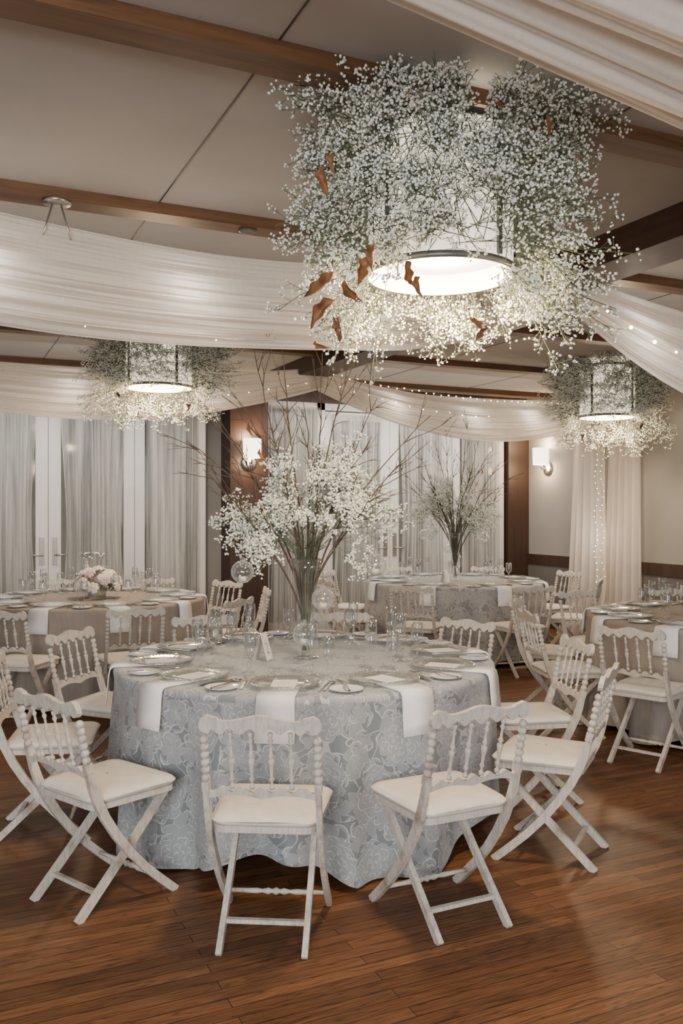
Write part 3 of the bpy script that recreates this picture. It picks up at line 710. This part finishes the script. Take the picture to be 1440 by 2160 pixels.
def full_table(Xc,Yc,a0,nch,ks,tname,cm,cl,seed,rad=1.18,angs=None):
    tc=W(Xc,Yc); table(tc,'round banquet table hidden under the cloth of the '+tname)
    cloth(tc[0],tc[1],cm,cl,seed,R(a0-25-90),nch)
    for k in ks:
        a=a0+360/nch*k; pos=POS[round(a/36)%10]
        ac=angs[k] if angs else a
        rz=R(ac-25)
        rd=rad+rng.uniform(-.015,.02); x,y=tc[0]+rd*sin(rz),tc[1]-rd*cos(rz)
        p=pxx(x,y)
        if -130<p<1560: put('chair',make_chair,(x,y,0),rz+R(rng.uniform(-4,4)),'whitewashed folding chair with ivory cushion at the %s place of the %s'%(pos,tname),'chairs at the '+tname)
        setting(tc,a,tname,pos,tname)
    return tc
T1=full_table(-.177,4.36,-5,10,range(10),'front floral table',M['toile'],'blue grey peony patterned cloth draped over the front round table',1,angs=[-3.5,27,65,101,139,174,210,246,281,321])
T2=full_table(-2.08,7.33,-8,10,range(10),'left taupe table',M['taupe'],'plain taupe cloth over the round table at the left edge',2)
T3=full_table(1.18,9.12,22,8,range(8),'rear patterned table',M['toile2'],'grey patterned cloth over the rear round table before the doors',3)
T4=full_table(2.66,6.1,-44,10,[0,-1,-2,-3,-4],'right taupe table',M['taupe'],'plain taupe cloth over the round table at the right edge',4)

# ------------------------------------------------------------------ tall centrepieces
def mk_vase():
    t=thing('trumpet_vase',None,'vase')
    MB().lathe([(.001,.0),(.066,.0),(.066,.006),(.030,.014),(.020,.03)],32).build('foot',M['glass'],t)
    MB().lathe([(.020,.03),(.030,.06),(.034,.12),(.039,.22),(.050,.33),(.066,.43),(.082,.49),(.080,.49),(.064,.43),(.048,.33),(.037,.22)],32).build('bowl',M['glass'],t)
    return t
z0=TZ
v1=mk_vase(); v1.location=(T1[0],T1[1],z0); tag(v1,'tall clear trumpet vase on the front floral table','vase','trumpet vases')
dup(v1,(T3[0],T3[1],z0),0,'tall clear trumpet vase on the rear patterned table')
arr=thing('flower_arrangement','tall baby\'s breath and bare branch arrangement in the vase on the front floral table','flowers',(T1[0],T1[1],z0),R(-25),'tall branch arrangements')
g=random.Random(23); B=[];S=[]
# clump centres as seen from the lens side: x right, y away, z up from the table
CL=[(-.40,.02,.66,6,.045),(-.32,.02,.57,9,.045),(-.21,-.12,.53,9,.045),(-.32,.08,.69,5,.04),(-.17,.0,.67,11,.055),(-.13,.12,.79,8,.05),(-.13,-.05,.92,6,.045),(-.02,-.14,.70,3,.04),
    (.11,.0,.80,11,.05),(.19,-.08,.92,12,.05),(.14,.1,.97,8,.05),(.26,.0,.79,12,.05),(.35,-.03,.71,9,.05),(.40,.05,.64,6,.04),(.24,-.15,.68,6,.045),(.07,.15,.83,5,.05),(.29,.1,.88,7,.05),(-.24,.14,.60,4,.045),(.12,-.22,.68,3,.04),(.28,-.10,.44,3,.025)]
for cx_,cy_,cz_,nn_,sd in CL:
    r0=Vector((cx_*.15,cy_*.15,.52+.08*(cz_-.5)))
    for j in range(2):
        S.append(((g.gauss(0,.010),g.gauss(0,.010),.40),tuple(r0+rv(g,.010)),.0018))
    for k in range(nn_):
        m0=r0+rv(g,.020)
        tip=(cx_+g.gauss(0,sd),cy_+g.gauss(0,sd),max(.36,cz_+g.gauss(0,sd)))
        sprig(m0,tip,g.randint(10,14),g,B,S,.60,.95,.07,None,.0010,(4,7))
blossoms(B,M['blossom'],arr,5,.0044,.0074); segments(S,M['stem'],arr)
print('BLOSSOMS2',len(B))
S=[]
for k in range(54):
    a=g.uniform(0,6.3); r0=g.uniform(0,.019); a1=a+g.uniform(2.2,4.); r1=g.uniform(.01,.052)
    p0=(r0*cos(a),r0*sin(a),.035); p1=(.026*cos(a1)*g.random(),.026*sin(a1)*g.random(),.22); p2=(r1*cos(a1),r1*sin(a1),.50)
    S+= [(p0,p1,.0022),(p1,p2,.0022)]
segments(S,M['stem'],arr,'vase_stems')
def branch(tip,g,parent,thick=.0056,exact=False):
    tip=Vector(tip); o=Vector((g.gauss(0,.015),g.gauss(0,.015),.10)); m=14
    side=rv(g,.06); pts=[]
    w=Vector((0,0,0))
    for i in range(m+1):
        t=i/m; w+=rv(g,.014)
        base=o.lerp(tip,t); base.z=o.z+(tip.z-o.z)*(t**(.55 if exact else .72))
        base.x*= (t**.35 if t>0 else 0); base.y*=(t**.35 if t>0 else 0)
        pts.append(base+side*sin(PI*t)*(.4 if exact else 1)*min(1,t*2.2)+w*t*(1-t if exact else 1))
    mb=MB(); mb.tube(pts,[thick*(1-.70*i/m) for i in range(m+1)],6)
    for k in range(3 if exact else g.randint(7,10)):
        i=g.randint(5,m-1); p=pts[i]; d=((pts[i+1]-pts[i]).normalized()+rv(g,.8)).normalized(); L=g.uniform(.08,.28)
        q=[p]; 
        for j in range(4): d=(d+rv(g,.22)).normalized(); q.append(q[-1]+d*L/4)
        mb.tube(q,[.0027,.0023,.0018,.0014,.0010],5)
        for h in range(2):
            b=q[g.randint(1,3)]; d2=(d+rv(g,.8)).normalized(); l2=g.uniform(.04,.10)
            mb.tube([b,b+d2*l2*.5+rv(g,.008),b+d2*l2],[.0016,.0013,.0009],4)
    mb.build('bare_branch',M['branch'],parent)
for (px,py,dy) in[(600,690,0),(690,740,.2),(545,760,-.1),(490,820,.15),(385,940,.1),(800,820,.15),(915,880,0),(865,930,-.2),(735,770,-.15),(640,830,.35),(440,880,.2),(430,1000,-.2),(560,900,.3),(780,900,.25)]:
    branch(((px-643)/424,dy,1.5+(1074-py)/424-z0),g,arr)
# twigs that carry the hanging orbs: (x, y, top z, orb z) above the table
ORB=[(-.29,-.22,.84,.440),(.09,-.24,.80,.316),(.34,-.14,.80,.470),(.0,-.22,.62,.145)]
for x,y,zt,zo in ORB: branch((x,y,zt),g,arr,.0035,True)
for (X,y,z) in[(-.26,-.16,1.15),(-.22,-.18,1.02)]: leaf_mesh(.06,.014,1.,g,arr,(X,y,z))
RR=R(168)
dup(arr,(T3[0],T3[1],z0),R(-25)+RR,'tall baby\'s breath and bare branch arrangement in the vase on the rear patterned table')
def mk_orb():
    t=thing('hanging_candle_orb',None,'candle holder')
    rr=.054
    MB().lathe([(max(.001,rr*sin(PI*i/14)),-rr*cos(PI*i/14)) for i in range(15)],24).build('globe',M['orb'],t)
    tl=MB().lathe([(.001,-.044),(.019,-.044),(.019,-.022),(.001,-.022)],16).build('tealight',M['wax'],t)
    MB().tube([(0,0,-.022),(0,0,-.014)],.001,5).build('wick',M['branch'],tl)
    MB().lathe([(.010,.052),(.012,.062),(.004,.070),(.001,.072)],12).build('hook',M['orb'],t)
    return t
def orb(tc,i,rot,label):
    x,y,zt,zo=ORB[i]
    x,y=x*cos(rot)-y*sin(rot),x*sin(rot)+y*cos(rot)
    u,v=W(x,y); o=mk_orb(); o.location=(tc[0]+u,tc[1]+v,z0+zo); tag(o,label,None,'glass candle orbs hanging from branches')
    MB().tube([(0,0,.070),(0,0,zt-zo)],.0011,4).build('cord',M['branch'],o)
for i,lb in enumerate(('clear glass candle orb hanging left of the vase on the front floral table','clear glass candle orb hanging close right of the front vase stems','clear glass candle orb hanging under the right flowers of the front vase','clear glass candle orb hanging low before the front vase base')): orb(T1,i,0,lb)
for i,lb in ((0,'clear glass candle orb hanging right of the rear table vase'),(1,'clear glass candle orb hanging close behind the rear table vase'),(2,'clear glass candle orb hanging left of the rear table vase')): orb(T3,i,RR,lb)
# table number cards
def numeral(txt,size,parent,m):
    cu=bpy.data.curves.new('numeral','FONT'); cu.body=txt; cu.size=size; cu.align_x='CENTER'; cu.extrude=.0003
    o=bpy.data.objects.new('numeral',cu); C.objects.link(o); dg=bpy.context.evaluated_depsgraph_get()
    me=bpy.data.meshes.new_from_object(o.evaluated_get(dg)); bpy.data.objects.remove(o); me.materials.clear(); me.materials.append(m)
    o=bpy.data.objects.new('numeral',me); link(o,parent); o.rotation_euler=(R(75),0,0); o.location=(0,-.0285,.03); return o
def number_card(loc,rz,txt,label):
    t=thing('table_number_card',label,'card',loc,rz,'table number cards')
    ff=MB().sweep([(0,-.036,.0005),(0,-.001,.130)],.095,.0012,(1,0,0)).build('front_flap',M['card'],t)
    MB().sweep([(0,.036,.0005),(0,.001,.130)],.095,.0012,(1,0,0)).build('rear_flap',M['card'],t)
    numeral(txt,.08,ff,M['nickel'])
u,v=W(-.385,4.30); number_card((u,v,TZ),R(-25+78),'2','white folded number card, turned edge on, beside the vase on the front floral table')
u,v=W(1.04,8.82); number_card((u,v,TZ),R(-25+60),'4','white folded number card beside the vase on the rear patterned table')
# ------------------------------------------------------------------ low flowers on the left table
la=thing('low_flower_arrangement','low bouquet of ivory and blush blooms on the left taupe table','flowers',(T2[0]+.02,T2[1]-.1,TZ))
MB().lathe([(.001,0),(.07,0),(.085,.09),(.08,.09),(.066,.005),(.001,.005)],28).build('bowl',M['glass'],la)
g=random.Random(31)
def bloom(c,r,m,nme):
    mb=MB(); c=Vector(c)
    ax=(c-Vector((0,0,.02))).normalized(); e=ax.cross(Vector((.3,.9,.1))).normalized(); f=ax.cross(e)
    mb.ball(tuple(c),r*.45,10,6)
    for ring,(np_,k,op) in enumerate(((4,.5,.25),(6,.75,.55),(8,1.,.95))):
        for j in range(np_):
            a0=2*PI*(j+.5*ring)/np_+g.uniform(-.15,.15)
            def fn(s,t):
                a=a0+(t-.5)*1.25*PI*2/np_*(sin(PI*min(.98,.25+s*.6)))
                el=op*s*1.25+.12; rr=r*k*(.35+.75*s)
                p=c+(e*cos(a)+f*sin(a))*rr*sin(el+.35)+ax*(rr*cos(el+.25)-r*.25)+ax*.003*sin(9*t+5*s)
                return tuple(p)
            mb.grid(fn,5,6)
    mb.build(nme,m,la)
for k in range(38):
    th=g.uniform(0,6.3); ph=math.acos(g.uniform(.0,1)); rr=.17
    c=(rr*sin(ph)*cos(th)*1.15,rr*sin(ph)*sin(th)*1.15,.09+rr*cos(ph)*.95)
    pink=(k%5==0); bloom(c,g.uniform(.036,.056),M['pink'] if pink else M['rose'],'bloom')
for k in range(16):
    th=g.uniform(0,6.3); leaf_mesh(.08,.02,.6,g,la,(.15*cos(th),.15*sin(th),.14),M['leaf']).name='leaf'
hv=MB().lathe([(.001,0),(.055,0),(.055,.012),(.085,.30),(.11,.36),(.108,.36),(.082,.30),(.05,.015),(.001,.015)],32).build('hurricane_vase',M['glass'],None,(T2[0]+.03,T2[1]+.2,TZ)); tag(hv,'clear glass hurricane vase behind the low bouquet on the left taupe table','vase')

# ------------------------------------------------------------------ light
def lamp(typ,loc,e,col,size=.1,tgt=None,sy=None):
    l=bpy.data.lights.new('lamp',typ); l.energy=e; l.color=col
    if typ=='AREA':
        l.size=size
        if sy: l.shape='RECTANGLE'; l.size_y=sy
    else: l.shadow_soft_size=size
    o=bpy.data.objects.new('lamp',l); C.objects.link(o); o.location=loc
    if tgt: o.rotation_euler=(Vector(tgt)-Vector(loc)).to_track_quat('-Z','Y').to_euler()
    return o
warm=(1.,.75,.48)
lamp('AREA',(-1.8,-2.0,1.9),275,(.97,.985,1.),2.3,(2.0,4.5,.5),1.5)
lamp('AREA',(4.6,-2.2,2.0),62,(1.,.99,.985),2.6,(2.6,4.6,.4),1.8)
for x,y,z,e in((1.68,2.75,2.27,100),(1.66,7.05,2.40,74),(6.0,6.7,2.3,70)):
    lamp('POINT',(x,y,z),e,warm,.12)
for p,e in(((3.17,VB-.34,2.30),10),((3.17,VB-.34,2.02),10),((UR-.12,8.95,2.30),15),((UR-.12,8.95,2.02),15)): lamp('POINT',p,e,(1.,.70,.42),.05)
lamp('POINT',(UR-.42,7.72,1.2),6,(1.,.86,.74),.2)
# fairy light glow inside the swags
for f,ss,e in((f_L1,(.3,.5,.7,.85),3.2),(f_R1,(.15,.32),4.),(f_L2,(.25,.5,.75),2.6),(f_R2,(.25,.5,.7),2.8)):
    for s in ss:
        p=f(s,.62); lamp('POINT',(p[0],p[1]+.16,p[2]+.06),e,(1.,.91,.83),.05)
lamp('AREA',(5.0,8.6,2.62),38,(1.,.95,.89),2.6,(5.0,9.4,.8),.4)  # added fill brightening the middle door curtains, no fixture of the room
lamp('AREA',(1.1,8.6,2.62),21,(1.,.98,.95),2.6,(1.1,9.4,.8),.4)  # same added fill for the left door curtains
w=bpy.data.worlds.new('World'); bpy.context.scene.world=w; w.use_nodes=True
bg=w.node_tree.nodes['Background']; bg.inputs[0].default_value=(1.,.985,.965,1); bg.inputs[1].default_value=.30
# ------------------------------------------------------------------ camera
cam=bpy.data.cameras.new('Camera'); co=bpy.data.objects.new('Camera',cam); C.objects.link(co)
co.location=(0,0,1.5); co.rotation_euler=(R(90),0,R(-25))
cam.sensor_fit='VERTICAL'; cam.sensor_height=36; cam.sensor_width=24; cam.lens=36*1850/2160; cam.shift_y=-6/2160; cam.clip_start=.05
bpy.context.scene.camera=co
